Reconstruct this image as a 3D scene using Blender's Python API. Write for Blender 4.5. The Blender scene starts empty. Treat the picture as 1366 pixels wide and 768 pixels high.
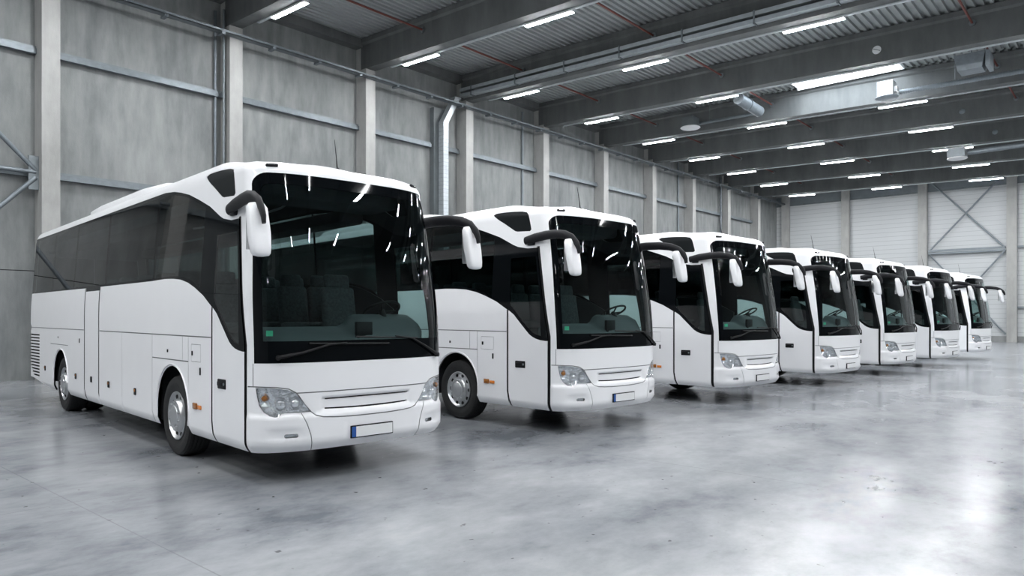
import bpy, bmesh, math, random
from mathutils import Vector, Matrix
from mathutils.geometry import delaunay_2d_cdt
random.seed(4)
SC = bpy.context.scene
COL = SC.collection
PI = math.pi

# ------------------------------------------------------------------ materials
def new_mat(name):
    m = bpy.data.materials.new(name); m.use_nodes = True
    nt = m.node_tree; nt.nodes.clear()
    out = nt.nodes.new('ShaderNodeOutputMaterial')
    return m, nt, out
def N(nt, t, **kw):
    n = nt.nodes.new(t)
    for k, v in kw.items():
        if k in n.inputs.keys(): n.inputs[k].default_value = v
        else: setattr(n, k, v)
    return n
def c4(c): return (c[0], c[1], c[2], 1.0)
def pbr(name, col, rough=0.5, metal=0.0, coat=0.0, spec=0.5, noise=0.0, nscale=3.0, bump=0.0, bscale=60.0, cr=0.05, ior=1.5):
    m, nt, out = new_mat(name)
    b = N(nt, 'ShaderNodeBsdfPrincipled')
    b.inputs['Base Color'].default_value = c4(col)
    b.inputs['Roughness'].default_value = rough
    b.inputs['Metallic'].default_value = metal
    b.inputs['Coat Weight'].default_value = coat
    b.inputs['Coat Roughness'].default_value = cr
    b.inputs['Specular IOR Level'].default_value = spec
    b.inputs['IOR'].default_value = ior
    tc = N(nt, 'ShaderNodeTexCoord')
    no = N(nt, 'ShaderNodeTexNoise', Scale=nscale, Detail=5.0)
    nt.links.new(tc.outputs['Object'], no.inputs['Vector'])
    rp = N(nt, 'ShaderNodeValToRGB')
    n = max(noise, 0.01)
    rp.color_ramp.elements[0].position = 0.3; rp.color_ramp.elements[1].position = 0.7
    rp.color_ramp.elements[0].color = c4([max(0, x*(1-n)) for x in col])
    rp.color_ramp.elements[1].color = c4([min(1, x*(1+n)) for x in col])
    nt.links.new(no.outputs['Fac'], rp.inputs['Fac'])
    nt.links.new(rp.outputs['Color'], b.inputs['Base Color'])
    if bump > 0:
        n2 = N(nt, 'ShaderNodeTexNoise', Scale=bscale, Detail=3.0)
        nt.links.new(tc.outputs['Object'], n2.inputs['Vector'])
        bp = N(nt, 'ShaderNodeBump', Strength=bump, Distance=0.01)
        nt.links.new(n2.outputs['Fac'], bp.inputs['Height'])
        nt.links.new(bp.outputs['Normal'], b.inputs['Normal'])
    nt.links.new(b.outputs['BSDF'], out.inputs['Surface'])
    return m
def emit(name, col, s):
    m, nt, out = new_mat(name)
    e = N(nt, 'ShaderNodeEmission', Color=c4(col), Strength=s)
    nt.links.new(e.outputs[0], out.inputs['Surface'])
    return m
def glass(name, tint, ior=1.5, rough=0.0):
    # one pane = outer + inner skin: tint is applied by each skin, reflection by the skin facing the ray
    m, nt, out = new_mat(name)
    t = N(nt, 'ShaderNodeBsdfTransparent', Color=c4(tint))
    g = N(nt, 'ShaderNodeBsdfGlossy', Color=(1, 1, 1, 1), Roughness=rough)
    f = N(nt, 'ShaderNodeFresnel', IOR=ior)
    ge = N(nt, 'ShaderNodeNewGeometry')
    inv = N(nt, 'ShaderNodeMath', operation='SUBTRACT'); inv.inputs[0].default_value = 1.0
    nt.links.new(ge.outputs['Backfacing'], inv.inputs[1])
    mu = N(nt, 'ShaderNodeMath', operation='MULTIPLY')
    nt.links.new(f.outputs[0], mu.inputs[0]); nt.links.new(inv.outputs[0], mu.inputs[1])
    mx = N(nt, 'ShaderNodeMixShader')
    nt.links.new(mu.outputs[0], mx.inputs[0])
    nt.links.new(t.outputs[0], mx.inputs[1]); nt.links.new(g.outputs[0], mx.inputs[2])
    nt.links.new(mx.outputs[0], out.inputs['Surface'])
    return m
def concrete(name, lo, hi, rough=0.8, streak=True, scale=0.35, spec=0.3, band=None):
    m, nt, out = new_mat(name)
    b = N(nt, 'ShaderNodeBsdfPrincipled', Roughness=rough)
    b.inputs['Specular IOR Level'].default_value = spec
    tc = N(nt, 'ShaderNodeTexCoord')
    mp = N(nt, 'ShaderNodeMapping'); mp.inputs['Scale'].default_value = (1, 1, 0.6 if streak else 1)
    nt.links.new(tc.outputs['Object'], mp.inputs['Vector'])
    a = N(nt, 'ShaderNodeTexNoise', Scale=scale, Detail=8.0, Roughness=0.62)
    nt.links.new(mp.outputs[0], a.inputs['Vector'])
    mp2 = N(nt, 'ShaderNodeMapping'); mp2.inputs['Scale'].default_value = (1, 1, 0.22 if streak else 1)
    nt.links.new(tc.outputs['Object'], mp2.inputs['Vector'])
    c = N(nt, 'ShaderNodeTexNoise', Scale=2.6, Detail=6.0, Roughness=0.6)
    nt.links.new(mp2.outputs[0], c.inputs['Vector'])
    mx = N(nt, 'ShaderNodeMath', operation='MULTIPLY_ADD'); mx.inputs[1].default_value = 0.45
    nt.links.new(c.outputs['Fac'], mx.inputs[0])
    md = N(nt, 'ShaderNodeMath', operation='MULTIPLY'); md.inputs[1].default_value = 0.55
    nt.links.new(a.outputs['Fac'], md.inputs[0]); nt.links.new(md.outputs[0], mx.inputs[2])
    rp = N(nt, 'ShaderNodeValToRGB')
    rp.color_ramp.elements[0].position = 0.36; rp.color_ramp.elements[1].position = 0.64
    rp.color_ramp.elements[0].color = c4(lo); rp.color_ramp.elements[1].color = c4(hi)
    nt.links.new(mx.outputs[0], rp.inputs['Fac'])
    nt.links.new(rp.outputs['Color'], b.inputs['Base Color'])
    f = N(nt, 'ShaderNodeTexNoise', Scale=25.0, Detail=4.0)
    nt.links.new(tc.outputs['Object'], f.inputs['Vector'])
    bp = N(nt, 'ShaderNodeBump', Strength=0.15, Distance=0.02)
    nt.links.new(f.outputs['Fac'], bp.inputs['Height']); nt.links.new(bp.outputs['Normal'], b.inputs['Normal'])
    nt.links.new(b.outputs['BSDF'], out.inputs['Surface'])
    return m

M = {}
M['paint'] = pbr('white_paint', (0.86, 0.865, 0.88), 0.28, coat=0.4, noise=0.01)
M['lining'] = pbr('dark_lining', (0.035, 0.038, 0.042), 0.8)
M['gloss_black'] = pbr('gloss_black', (0.004, 0.005, 0.006), 0.05, ior=1.17)
M['frit'] = pbr('printed_glass_border', (0.003, 0.004, 0.005), 0.05, ior=1.25)
M['quarter'] = pbr('quarter_pane_black', (0.010, 0.012, 0.013), 0.3, ior=1.16)
M['rubber'] = pbr('black_rubber', (0.006, 0.006, 0.007), 0.55, spec=0.25, noise=0.2)
M['gap'] = pbr('panel_gap_grey', (0.16, 0.165, 0.17), 0.6)
M['tyre'] = pbr('tyre_rubber', (0.012, 0.0125, 0.013), 0.75, noise=0.25, nscale=8, bump=0.3, bscale=40)
M['alloy'] = pbr('wheel_trim_metal', (0.62, 0.63, 0.64), 0.28, metal=0.9, noise=0.04)
M['chrome'] = pbr('chrome', (0.85, 0.86, 0.87), 0.08, metal=1.0)
M['charcoal'] = pbr('charcoal_plastic', (0.011, 0.0115, 0.014), 0.5, ior=1.3, noise=0.1, bump=0.05, bscale=200)
M['amber'] = pbr('amber_lens', (0.75, 0.24, 0.04), 0.15, coat=0.5)
M['amber_dark'] = pbr('dark_amber_lens', (0.33, 0.12, 0.02), 0.2, coat=0.5)
M['red'] = pbr('red_lens', (0.45, 0.01, 0.01), 0.15, coat=0.5)
M['plate'] = pbr('plate_white', (0.78, 0.79, 0.79), 0.3)
M['plate_blue'] = pbr('plate_blue', (0.02, 0.09, 0.33), 0.3)
M['mirror'] = pbr('mirror_glass', (0.8, 0.8, 0.8), 0.01, metal=1.0)
M['windscreen'] = glass('windscreen_glass', (0.77, 0.85, 0.845), 1.40)
M['tint'] = glass('tinted_side_glass', (0.47, 0.53, 0.53), 1.28)
M['door_glass'] = glass('door_glass', (0.68, 0.76, 0.75), 1.42)
M['clear'] = glass('clear_lens', (0.97, 0.98, 0.985), 1.4)
M['dash'] = pbr('dashboard_plastic', (0.06, 0.07, 0.075), 0.6, noise=0.1, bump=0.1, bscale=300)
M['fabric'] = pbr('seat_fabric', (0.075, 0.085, 0.09), 0.95, noise=0.3, nscale=30)
M['green'] = pbr('green_sticker', (0.10, 0.55, 0.32), 0.5)
M['refl'] = pbr('lamp_reflector', (0.92, 0.93, 0.95), 0.16, metal=0.75, bump=1.0, bscale=26)
M['galv'] = pbr('galvanised_steel', (0.18, 0.205, 0.225), 0.45, metal=0.5, noise=0.12, nscale=6)
M['galv_dark'] = pbr('dull_steel', (0.20, 0.225, 0.24), 0.5, metal=0.6, noise=0.12, nscale=4)
M['galv_light'] = pbr('bright_galvanised_steel', (0.48, 0.52, 0.545), 0.4, metal=0.5, noise=0.08, nscale=6)
M['box_and_shade'] = pbr('dark_grey_box_and_shade', (0.10, 0.115, 0.122), 0.5, noise=0.1)  # grey of an air box; also colours the riser's shadow slab
M['steelpaint'] = pbr('grey_painted_steel', (0.20, 0.23, 0.25), 0.5, noise=0.08)
M['pipe_red'] = pbr('oxide_red_pipe', (0.13, 0.03, 0.022), 0.45, noise=0.15, nscale=5)
M['deck'] = pbr('roof_deck_steel', (0.31, 0.335, 0.335), 0.5, metal=0.2, noise=0.08, nscale=1.0)
M['wall'] = concrete('wall_concrete', (0.15, 0.161, 0.165), (0.305, 0.316, 0.314))
M['column'] = concrete('column_concrete', (0.30, 0.303, 0.293), (0.42, 0.422, 0.41), scale=1.2)
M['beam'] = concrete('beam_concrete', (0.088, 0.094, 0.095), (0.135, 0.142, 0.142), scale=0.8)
M['plinth'] = concrete('plinth_concrete', (0.22, 0.23, 0.23), (0.30, 0.31, 0.31), scale=1.0)
M['lampbody'] = pbr('white_enamel', (0.75, 0.76, 0.77), 0.4)
M['tube'] = emit('light_tube_glow', (0.965, 0.98, 1.0), 250.0)
M['rooflight'] = emit('rooflight_daylight', (0.86, 0.93, 1.0), 17.0)

def panel_mat():
    m, nt, out = new_mat('white_sandwich_panel')
    b = N(nt, 'ShaderNodeBsdfPrincipled', Roughness=0.5)
    tc = N(nt, 'ShaderNodeTexCoord'); sp = N(nt, 'ShaderNodeSeparateXYZ')
    nt.links.new(tc.outputs['Object'], sp.inputs[0])
    w = N(nt, 'ShaderNodeMath', operation='MULTIPLY'); w.inputs[1].default_value = 3.0
    nt.links.new(sp.outputs['Z'], w.inputs[0])
    fr = N(nt, 'ShaderNodeMath', operation='FRACT'); nt.links.new(w.outputs[0], fr.inputs[0])
    lt = N(nt, 'ShaderNodeMath', operation='LESS_THAN'); lt.inputs[1].default_value = 0.1
    nt.links.new(fr.outputs[0], lt.inputs[0])
    no = N(nt, 'ShaderNodeTexNoise', Scale=0.5, Detail=4.0); nt.links.new(tc.outputs['Object'], no.inputs['Vector'])
    rp = N(nt, 'ShaderNodeValToRGB')
    rp.color_ramp.elements[0].color = (0.46, 0.48, 0.49, 1); rp.color_ramp.elements[1].color = (0.54, 0.56, 0.57, 1)
    nt.links.new(no.outputs['Fac'], rp.inputs['Fac'])
    mx = N(nt, 'ShaderNodeMixRGB'); mx.inputs['Color2'].default_value = (0.36, 0.38, 0.39, 1)
    nt.links.new(lt.outputs[0], mx.inputs['Fac']); nt.links.new(rp.outputs[0], mx.inputs['Color1'])
    nt.links.new(mx.outputs[0], b.inputs['Base Color'])
    nt.links.new(b.outputs[0], out.inputs['Surface'])
    return m
M['panel'] = panel_mat()

def floor_mat():
    m, nt, out = new_mat('polished_concrete_floor')
    L = nt.links.new
    b = N(nt, 'ShaderNodeBsdfPrincipled')
    tc = N(nt, 'ShaderNodeTexCoord')
    mp = N(nt, 'ShaderNodeMapping'); mp.inputs['Scale'].default_value = (1.0, 0.62, 1.0); mp.inputs['Rotation'].default_value = (0, 0, 0.5)
    L(tc.outputs['Object'], mp.inputs['Vector'])
    a = N(nt, 'ShaderNodeTexNoise', Scale=0.38, Detail=9.0, Roughness=0.60, Distortion=0.15); L(mp.outputs[0], a.inputs['Vector'])
    c = N(nt, 'ShaderNodeTexNoise', Scale=1.1, Detail=7.0, Roughness=0.58, Distortion=0.0); L(mp.outputs[0], c.inputs['Vector'])
    m1 = N(nt, 'ShaderNodeMath', operation='MULTIPLY'); m1.inputs[1].default_value = 0.5; L(a.outputs['Fac'], m1.inputs[0])
    m2 = N(nt, 'ShaderNodeMath', operation='MULTIPLY_ADD'); m2.inputs[1].default_value = 0.5; L(c.outputs['Fac'], m2.inputs[0]); L(m1.outputs[0], m2.inputs[2])
    d = N(nt, 'ShaderNodeTexNoise', Scale=5.0, Detail=6.0, Roughness=0.7); L(mp.outputs[0], d.inputs['Vector'])
    m3 = N(nt, 'ShaderNodeMath', operation='MULTIPLY_ADD'); m3.inputs[1].default_value = 0.22; L(d.outputs['Fac'], m3.inputs[0])
    m4 = N(nt, 'ShaderNodeMath', operation='SUBTRACT'); m4.inputs[1].default_value = 0.11; L(m2.outputs[0], m4.inputs[0]); L(m4.outputs[0], m3.inputs[2])
    rp = N(nt, 'ShaderNodeValToRGB'); cr = rp.color_ramp
    cr.elements[0].position = 0.36; cr.elements[0].color = (0.115, 0.127, 0.144, 1)
    cr.elements[1].position = 0.64; cr.elements[1].color = (0.345, 0.356, 0.370, 1)
    e = cr.elements.new(0.47); e.color = (0.225, 0.238, 0.256, 1)
    L(m3.outputs[0], rp.inputs['Fac'])
    sp = N(nt, 'ShaderNodeSeparateXYZ'); L(tc.outputs['Object'], sp.inputs[0])
    def joint(sock, period, phase):
        ad = N(nt, 'ShaderNodeMath', operation='ADD'); ad.inputs[1].default_value = 200*period - phase; L(sock, ad.inputs[0])
        dv = N(nt, 'ShaderNodeMath', operation='DIVIDE'); dv.inputs[1].default_value = period; L(ad.outputs[0], dv.inputs[0])
        f = N(nt, 'ShaderNodeMath', operation='FRACT'); L(dv.outputs[0], f.inputs[0])
        l = N(nt, 'ShaderNodeMath', operation='LESS_THAN'); l.inputs[1].default_value = 0.012/period; L(f.outputs[0], l.inputs[0])
        return l
    j1 = joint(sp.outputs['Y'], 5.5, 2.4); j2 = joint(sp.outputs['X'], 11.0, 5.0)
    jm = N(nt, 'ShaderNodeMath', operation='MAXIMUM'); L(j1.outputs[0], jm.inputs[0]); L(j2.outputs[0], jm.inputs[1])
    js = N(nt, 'ShaderNodeMath', operation='MULTIPLY'); js.inputs[1].default_value = 0.5; L(jm.outputs[0], js.inputs[0])
    sk = N(nt, 'ShaderNodeTexNoise', Scale=9.0, Detail=2.0); L(tc.outputs['Object'], sk.inputs['Vector'])
    s2 = N(nt, 'ShaderNodeValToRGB'); s2.color_ramp.elements[0].position = 0.24; s2.color_ramp.elements[1].position = 0.29
    s2.color_ramp.elements[0].color = (0.4, 0.4, 0.4, 1); s2.color_ramp.elements[1].color = (1, 1, 1, 1)
    L(sk.outputs['Fac'], s2.inputs['Fac'])
    mul = N(nt, 'ShaderNodeMixRGB', blend_type='MULTIPLY'); mul.inputs['Fac'].default_value = 1.0
    L(rp.outputs[0], mul.inputs['Color1']); L(s2.outputs[0], mul.inputs['Color2'])
    mx = N(nt, 'ShaderNodeMixRGB'); mx.inputs['Color2'].default_value = (0.12, 0.13, 0.14, 1)
    L(js.outputs[0], mx.inputs['Fac']); L(mul.outputs[0], mx.inputs['Color1'])
    L(mx.outputs[0], b.inputs['Base Color'])
    rr = N(nt, 'ShaderNodeMapRange'); rr.inputs['From Min'].default_value = 0.35; rr.inputs['From Max'].default_value = 0.65
    rr.inputs['To Min'].default_value = 0.21; rr.inputs['To Max'].default_value = 0.21
    L(c.outputs['Fac'], rr.inputs['Value']); L(rr.outputs[0], b.inputs['Roughness'])
    b.inputs['Specular IOR Level'].default_value = 0.5; b.inputs['IOR'].default_value = 1.46
    L(b.outputs[0], out.inputs['Surface'])
    return m
M['floor'] = floor_mat()

# ------------------------------------------------------------------ builders
def link(name, me, parent=None):
    o = bpy.data.objects.new(name, me); COL.objects.link(o)
    if parent: o.parent = parent
    return o
class B:
    def __init__(s): s.v = []; s.f = []; s.m = []; s.sm = []
    def add(s, vs, fs, mi=0, smooth=False):
        k = len(s.v); s.v += [tuple(v) for v in vs]
        for f in fs:
            s.f.append([k+i for i in f]); s.m.append(mi); s.sm.append(smooth)
    def box(s, x0, x1, y0, y1, z0, z1, mi=0, rot=None, org=None):
        vs = [Vector((x, y, z)) for x in (x0, x1) for y in (y0, y1) for z in (z0, z1)]
        if rot is not None:
            org = Vector(org or (0, 0, 0)); vs = [org + rot @ (v-org) for v in vs]
        s.add(vs, [(0, 1, 3, 2), (4, 6, 7, 5), (0, 4, 5, 1), (2, 3, 7, 6), (0, 2, 6, 4), (1, 5, 7, 3)], mi)
        return s
    def rbox(s, x0, x1, y0, y1, z0, z1, r=0.02, mi=0, seg=2, mat=None):
        bm = bmesh.new(); bmesh.ops.create_cube(bm, size=1)
        for v in bm.verts:
            v.co = Vector(((x0+x1)/2+v.co.x*(x1-x0), (y0+y1)/2+v.co.y*(y1-y0), (z0+z1)/2+v.co.z*(z1-z0)))
        bmesh.ops.bevel(bm, geom=bm.edges[:], offset=r, segments=seg, profile=0.5, affect='EDGES')
        if mat is not None: bmesh.ops.transform(bm, matrix=mat, verts=bm.verts)
        bm.verts.ensure_lookup_table(); bm.verts.index_update()
        s.add([v.co.copy() for v in bm.verts], [[v.index for v in f.verts] for f in bm.faces], mi, True)
        bm.free(); return s
    def loft(s, rings, mi=0, cap=True, smooth=True, closed=True):
        n = len(rings[0]); vs = [p for r in rings for p in r]; fs = []
        for i in range(len(rings)-1):
            for j in range(n if closed else n-1):
                a = i*n+j; b = i*n+(j+1) % n
                fs.append((a, b, b+n, a+n))
        if cap:
            fs.append(tuple(range(n))[::-1]); fs.append(tuple((len(rings)-1)*n+i for i in range(n)))
        s.add(vs, fs, mi, smooth); return s
    def tube(s, pts, r, mi=0, n=10, flat=1.0, up=(0, 0, 1), cap=True):
        pts = [Vector(p) for p in pts]; rings = []
        rs = r if isinstance(r, (list, tuple)) else [r]*len(pts)
        for i, p in enumerate(pts):
            d = (pts[min(i+1, len(pts)-1)]-pts[max(i-1, 0)]).normalized()
            u = Vector(up)
            if abs(d.dot(u)) > 0.97: u = Vector((1, 0, 0)) if abs(d.x) < 0.9 else Vector((0, 1, 0))
            a = d.cross(u).normalized(); b = a.cross(d).normalized()
            rings.append([p+a*math.cos(t)*rs[i]*flat+b*math.sin(t)*rs[i] for t in [2*PI*k/n for k in range(n)]])
        return s.loft(rings, mi, cap)
    def cyl(s, p0, p1, r, mi=0, n=16): return s.tube([p0, p1], r, mi, n)
    def lathe(s, prof, axis_o, ydir=1, mi=0, n=40, cap=False):
        # prof: (r, y) revolved round the Y axis through axis_o
        ox, oy, oz = axis_o; rings = []
        for k in range(len(prof)):
            r, y = prof[k]
            rings.append([Vector((ox+r*math.cos(2*PI*j/n), oy+y*ydir, oz+r*math.sin(2*PI*j/n))) for j in range(n)])
        return s.loft(rings, mi, cap)
    def build(s, name, mats, parent=None, angle=40):
        me = bpy.data.meshes.new(name); me.from_pydata(s.v, [], s.f)
        for mt in (mats if isinstance(mats, (list, tuple)) else [mats]): me.materials.append(mt)
        for p, mi, sm in zip(me.polygons, s.m, s.sm): p.material_index = mi; p.use_smooth = sm
        bm = bmesh.new(); bm.from_mesh(me); bmesh.ops.recalc_face_normals(bm, faces=bm.faces[:]); bm.to_mesh(me); bm.free()
        if any(s.sm): me.set_sharp_from_angle(angle=math.radians(angle))
        return link(name, me, parent)
def tag(o, label=None, cat=None, group=None, kind=None):
    if label: o['label'] = label
    if cat: o['category'] = cat
    if group: o['group'] = group
    if kind: o['kind'] = kind
    return o
def empty(name, loc=(0, 0, 0), rz=0):
    o = bpy.data.objects.new(name, None); COL.objects.link(o); o.location = loc; o.rotation_euler = (0, 0, rz)
    o.empty_display_size = 0.3
    return o
def kids(o): return [c for c in bpy.data.objects if c.parent == o]
def copy_tree(o, parent=None):
    c = o.copy(); COL.objects.link(c); c.parent = parent
    for ch in kids(o):
        copy_tree(ch, c)
    return c

# ------------------------------------------------------------------ camera (measured: f = 958 px, level, horizon at y = 422)
CAMX, CAMZ = 23.85, 1.81
YAW = math.radians(41.48)
cam = bpy.data.cameras.new('camera'); co = bpy.data.objects.new('camera', cam); COL.objects.link(co)
cam.sensor_width = 36.0; cam.lens = 958/1366*36.0; cam.shift_y = 38/1366; cam.clip_end = 300
co.location = (CAMX, 0, CAMZ); co.rotation_euler = (PI/2, 0, YAW)
SC.camera = co
R2 = Vector((math.cos(YAW), math.sin(YAW))); F2 = Vector((-math.sin(YAW), math.cos(YAW)))
def cam_ground(X, Z): 
    p = Vector((CAMX, 0)) + R2*X + F2*Z
    return p

# ================================================================== THE COACH
LX = 0.42      # front corner depth
W = 1.275
XR = -11.8; RC = 0.18
_tab = []
def _build_tab():
    n = 400; prev = None; L = 0
    for i in range(n+1):
        a = PI/2*i/n                     # from front centre to side
        y = W*math.sin(a)**(2/3.2); x = -LX + LX*max(0.0, math.cos(a))**(2/2.0)
        if prev: L += math.hypot(x-prev[0], y-prev[1])
        _tab.append((L, x, y)); prev = (x, y)
_build_tab()
LF = _tab[-1][0]
LS = -LX - (XR+RC)             # straight side length
LH = LF + LS + RC*PI/2 + (W-RC)
def _interp(key, val, ki):
    lo, hi = 0, len(_tab)-1
    inc = _tab[0][ki] < _tab[-1][ki]
    while hi-lo > 1:
        m = (lo+hi)//2
        if (_tab[m][ki] < val) == inc: lo = m
        else: hi = m
    a, b = _tab[lo], _tab[hi]
    d = b[ki]-a[ki]; t = 0 if abs(d) < 1e-12 else (val-a[ki])/d
    t = min(1, max(0, t))
    return tuple(a[k]+(b[k]-a[k])*t for k in range(3))
def plan0(s):
    q = abs(s)
    if q <= LF:
        _, x, y = _interp(0, q, 0)
    elif q <= LF+LS: x, y = -LX-(q-LF), W
    elif q <= LF+LS+RC*PI/2:
        a = (q-LF-LS)/RC; x = XR+RC-RC*math.sin(a); y = W-RC+RC*math.cos(a)
    else: x = XR; y = W-RC-(q-LF-LS-RC*PI/2)
    return x, (-y if s < 0 else y)
def plan(s):
    e = 0.004
    x, y = plan0(s); x0, y0 = plan0(s-e); x1, y1 = plan0(s+e)
    if abs(s) > LH-e: return x, y, -1.0, 0.0
    tx, ty = x1-x0, y1-y0; l = math.hypot(tx, ty) or 1
    return x, y, ty/l, -tx/l
def sm(t): t = min(1, max(0, t)); return t*t*(3-2*t)
def rake(z): return 0.26*(max(0, z-1.32)/1.96)**1.6
def wgt(x): return sm((x+1.75)/1.30)
def tb(z):
    if z < 1.75: return 0.0
    if z < 2.25: return 0.0714*(z-1.75)**2
    return 0.0714*(0.25+z-2.25)
def bulge(s, x, y, z):
    if x < -0.42: return 0.0
    b = 0.022*sm((0.76-z)/0.05)*sm((z-0.36)/0.10)
    ay = abs(y)
    b -= 0.028*math.exp(-(((ay-0.96)/0.17)**4+((z-0.53)/0.055)**4))
    b -= 0.020*sm((0.66-ay)/0.08)*sm((0.92-z)/0.02)*sm((z-0.775)/0.02)
    b -= 0.012*sm((0.36-abs(y-0.03))/0.04)*sm((z-0.40)/0.03)*sm((0.63-z)/0.03)
    return b*sm((x+0.42)/0.10)
def surf(s, v):
    if v <= 3.42: z = v; ins = 0.0
    else:
        th = min((v-3.42)/0.30, 1)*PI/2; fr = 1-sm((abs(s)-LF+0.3)/1.5); z = 3.42+(0.25-0.11*fr)*math.sin(th); ins = (0.17+0.08*fr)*(1-math.cos(th))
    x, y, nx, ny = plan(s)
    if v < 0.47: ins += 0.05*((0.47-v)/0.12)**2
    ins -= bulge(s, x, y, z)
    x -= nx*ins; y -= ny*ins
    x -= rake(z)*wgt(x); y *= 1-tb(z)/W
    if v > 3.72:
        w = v-3.72; sx = min(-1.1, max(-11.3, x))
        x = x+(sx-x)*w; y = y*(1-w); z += (3.70-z)*sm(w)
    return Vector((x, y, z))
def snorm(s, v):
    e = 0.003
    a = surf(min(s+e, LH), v)-surf(max(s-e, -LH), v); b = surf(s, v+e)-surf(s, max(0.3, v-e))
    n = a.cross(b)
    return n.normalized() if n.length > 1e-12 else Vector((0, 0, 1))
def sS(t, z, side=-1):
    """side feature: t metres behind the door seam line, true z -> (s, v)"""
    x = -LX-t; xp = x
    for _ in range(12): xp = x+rake(z)*wgt(xp)
    if xp <= -LX: q = LF+(-LX-xp)
    else: q = _interp(1, min(xp, 0), 1)[0]
    return (side*q, z)
def sF(y, z, true=True):
    """front feature: lateral y, z -> (s, v)"""
    yp = abs(y)/(1-tb(z)/W) if true else abs(y)
    q = _interp(2, min(yp, W), 2)[0]
    return (q if y > 0 else -q, z)
def dens(poly, closed=True, m=None):
    out = []; n = len(poly)
    for i in range(n if closed else n-1):
        a = poly[i]; b = poly[(i+1) % n]
        L = math.hypot(a[0]-b[0], a[1]-b[1])
        near = min(abs(a[0]), abs(b[0])) < LF+0.6
        st = m or (0.05 if near else 0.30)
        k = max(1, int(math.ceil(L/st)))
        for j in range(k): out.append((a[0]+(b[0]-a[0])*j/k, a[1]+(b[1]-a[1])*j/k))
    if not closed: out.append(poly[-1])
    return out
def strip(pts, w):
    L, R_ = [], []
    for i, p in enumerate(pts):
        a = pts[max(i-1, 0)]; b = pts[min(i+1, len(pts)-1)]
        dx, dy = b[0]-a[0], b[1]-a[1]; l = math.hypot(dx, dy) or 1
        nx, ny = -dy/l*w/2, dx/l*w/2
        L.append((p[0]+nx, p[1]+ny)); R_.append((p[0]-nx, p[1]-ny))
    return L+R_[::-1]
def arc(cx, cz, r, a0, a1, n=16):
    return [(cx+r*math.cos(math.radians(a0+(a1-a0)*i/n)), cz+r*math.sin(math.radians(a0+(a1-a0)*i/n))) for i in range(n+1)]
def mir(poly): return [(-p[0], p[1]) for p in poly]
def rrect(x0, x1, z0, z1, r, n=5):
    o = []
    for cx, cz, a in ((x1-r, z1-r, 0), (x0+r, z1-r, 90), (x0+r, z0+r, 180), (x1-r, z0+r, 270)):
        o += arc(cx, cz, r, a, a+90, n)
    return o

REG = []   # (key, polygon in (s,v)), first hit wins
def reg(key, poly, both=False, key2=None):
    REG.append((key, poly))
    if both: REG.append((key2 or key, mir(poly)))
def sidepoly(pts, **k): return [sS(t, z) for t, z in dens(pts, True, 0.12)]
# wheel openings (cut away)
ZB = 0.35
for cx in (2.25, 8.42):
    o = [(cx+0.60, 0.2)]+[(cx+0.57, 0.45)]+arc(cx, 0.60, 0.57, 0, 180, 24)+[(cx-0.57, 0.45), (cx-0.60, 0.2)]
    reg('cut', sidepoly(o), True)
# black band pieces -------------------------------------------------
curve = [(3.15, 2.30), (2.6, 2.31), (2.27, 2.30), (2.01, 2.28), (1.73, 2.23), (1.49, 2.16), (1.21, 2.06), (0.95, 1.93)]
dcurve = [(0.88, 1.90), (0.78, 1.84), (0.68, 1.75), (0.59, 1.67), (0.50, 1.59), (0.43, 1.53), (0.36, 1.49), (0.28, 1.46), (0.18, 1.44), (0.07, 1.43)]
top = [(0.30, 2.90), (0.52, 2.90), (0.75, 2.94), (0.86, 2.98), (1.19, 3.13), (1.55, 3.25), (1.91, 3.36), (2.22, 3.425), (2.50, 3.46), (2.86, 3.485)]
def seam_t(z): return 0.0 if z < 1.5 else 0.29*(z-1.5)/1.4
# panes (inset from the band)
divs = [11.30, 9.27, 7.51, 5.46, 3.08, 1.31]
for i in range(5):
    a, b = divs[i]-0.015, divs[i+1]+0.015
    zb = 2.335
    if i < 4:
        p = [(a, zb), (b, zb), (b, 3.455), (a, 3.455)]
    else:
        p = [(a, zb), (2.62, 2.34), (2.25, 2.335), (1.98, 2.315), (1.70, 2.265), (1.47, 2.195), (b, 2.115), (b, 3.13), (1.57, 3.215), (1.93, 3.325), (2.24, 3.39), (2.52, 3.43), (a, 3.455)]
    reg('side_window_%d' % i, sidepoly(p), True, 'left_window_%d' % i)
dg = [(0.88, 2.02), (0.80, 1.935), (0.70, 1.845), (0.60, 1.75), (0.52, 1.68), (0.44, 1.61), (0.37, 1.565), (0.28, 1.525), (0.17, 1.505)]+[(seam_t(2.1)+0.075, 2.1), (seam_t(2.76)+0.075, 2.76), (0.90, 2.76)]
reg('door_window', sidepoly(dg))
reg('driver_window', mir(sidepoly([(0.84, 1.50), (0.12, 1.50), (0.11, 1.6), (seam_t(2.1)+0.075, 2.1), (seam_t(2.76)+0.075, 2.76), (0.84, 2.76)])))
reg('band_b', mir(sidepoly([(0.92, 1.43), (0.04, 1.43), (0.05, 1.6), (seam_t(2.1)+0.03, 2.1), (seam_t(2.76)+0.03, 2.76), (0.92, 2.76)])))
# triangular quarter window
tri = [(1.40, 3.50), (1.34, 3.52), (1.05, 3.52), (0.72, 3.52), (0.60, 3.50), (0.54, 3.44), (0.50, 3.33), (0.46, 3.20), (0.49, 3.175), (0.60, 3.18), (0.78, 3.19), (0.84, 3.205), (1.12, 3.36), (1.37, 3.48)]
reg('quarter_window', sidepoly(tri), True, 'quarter_window_b')
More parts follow.
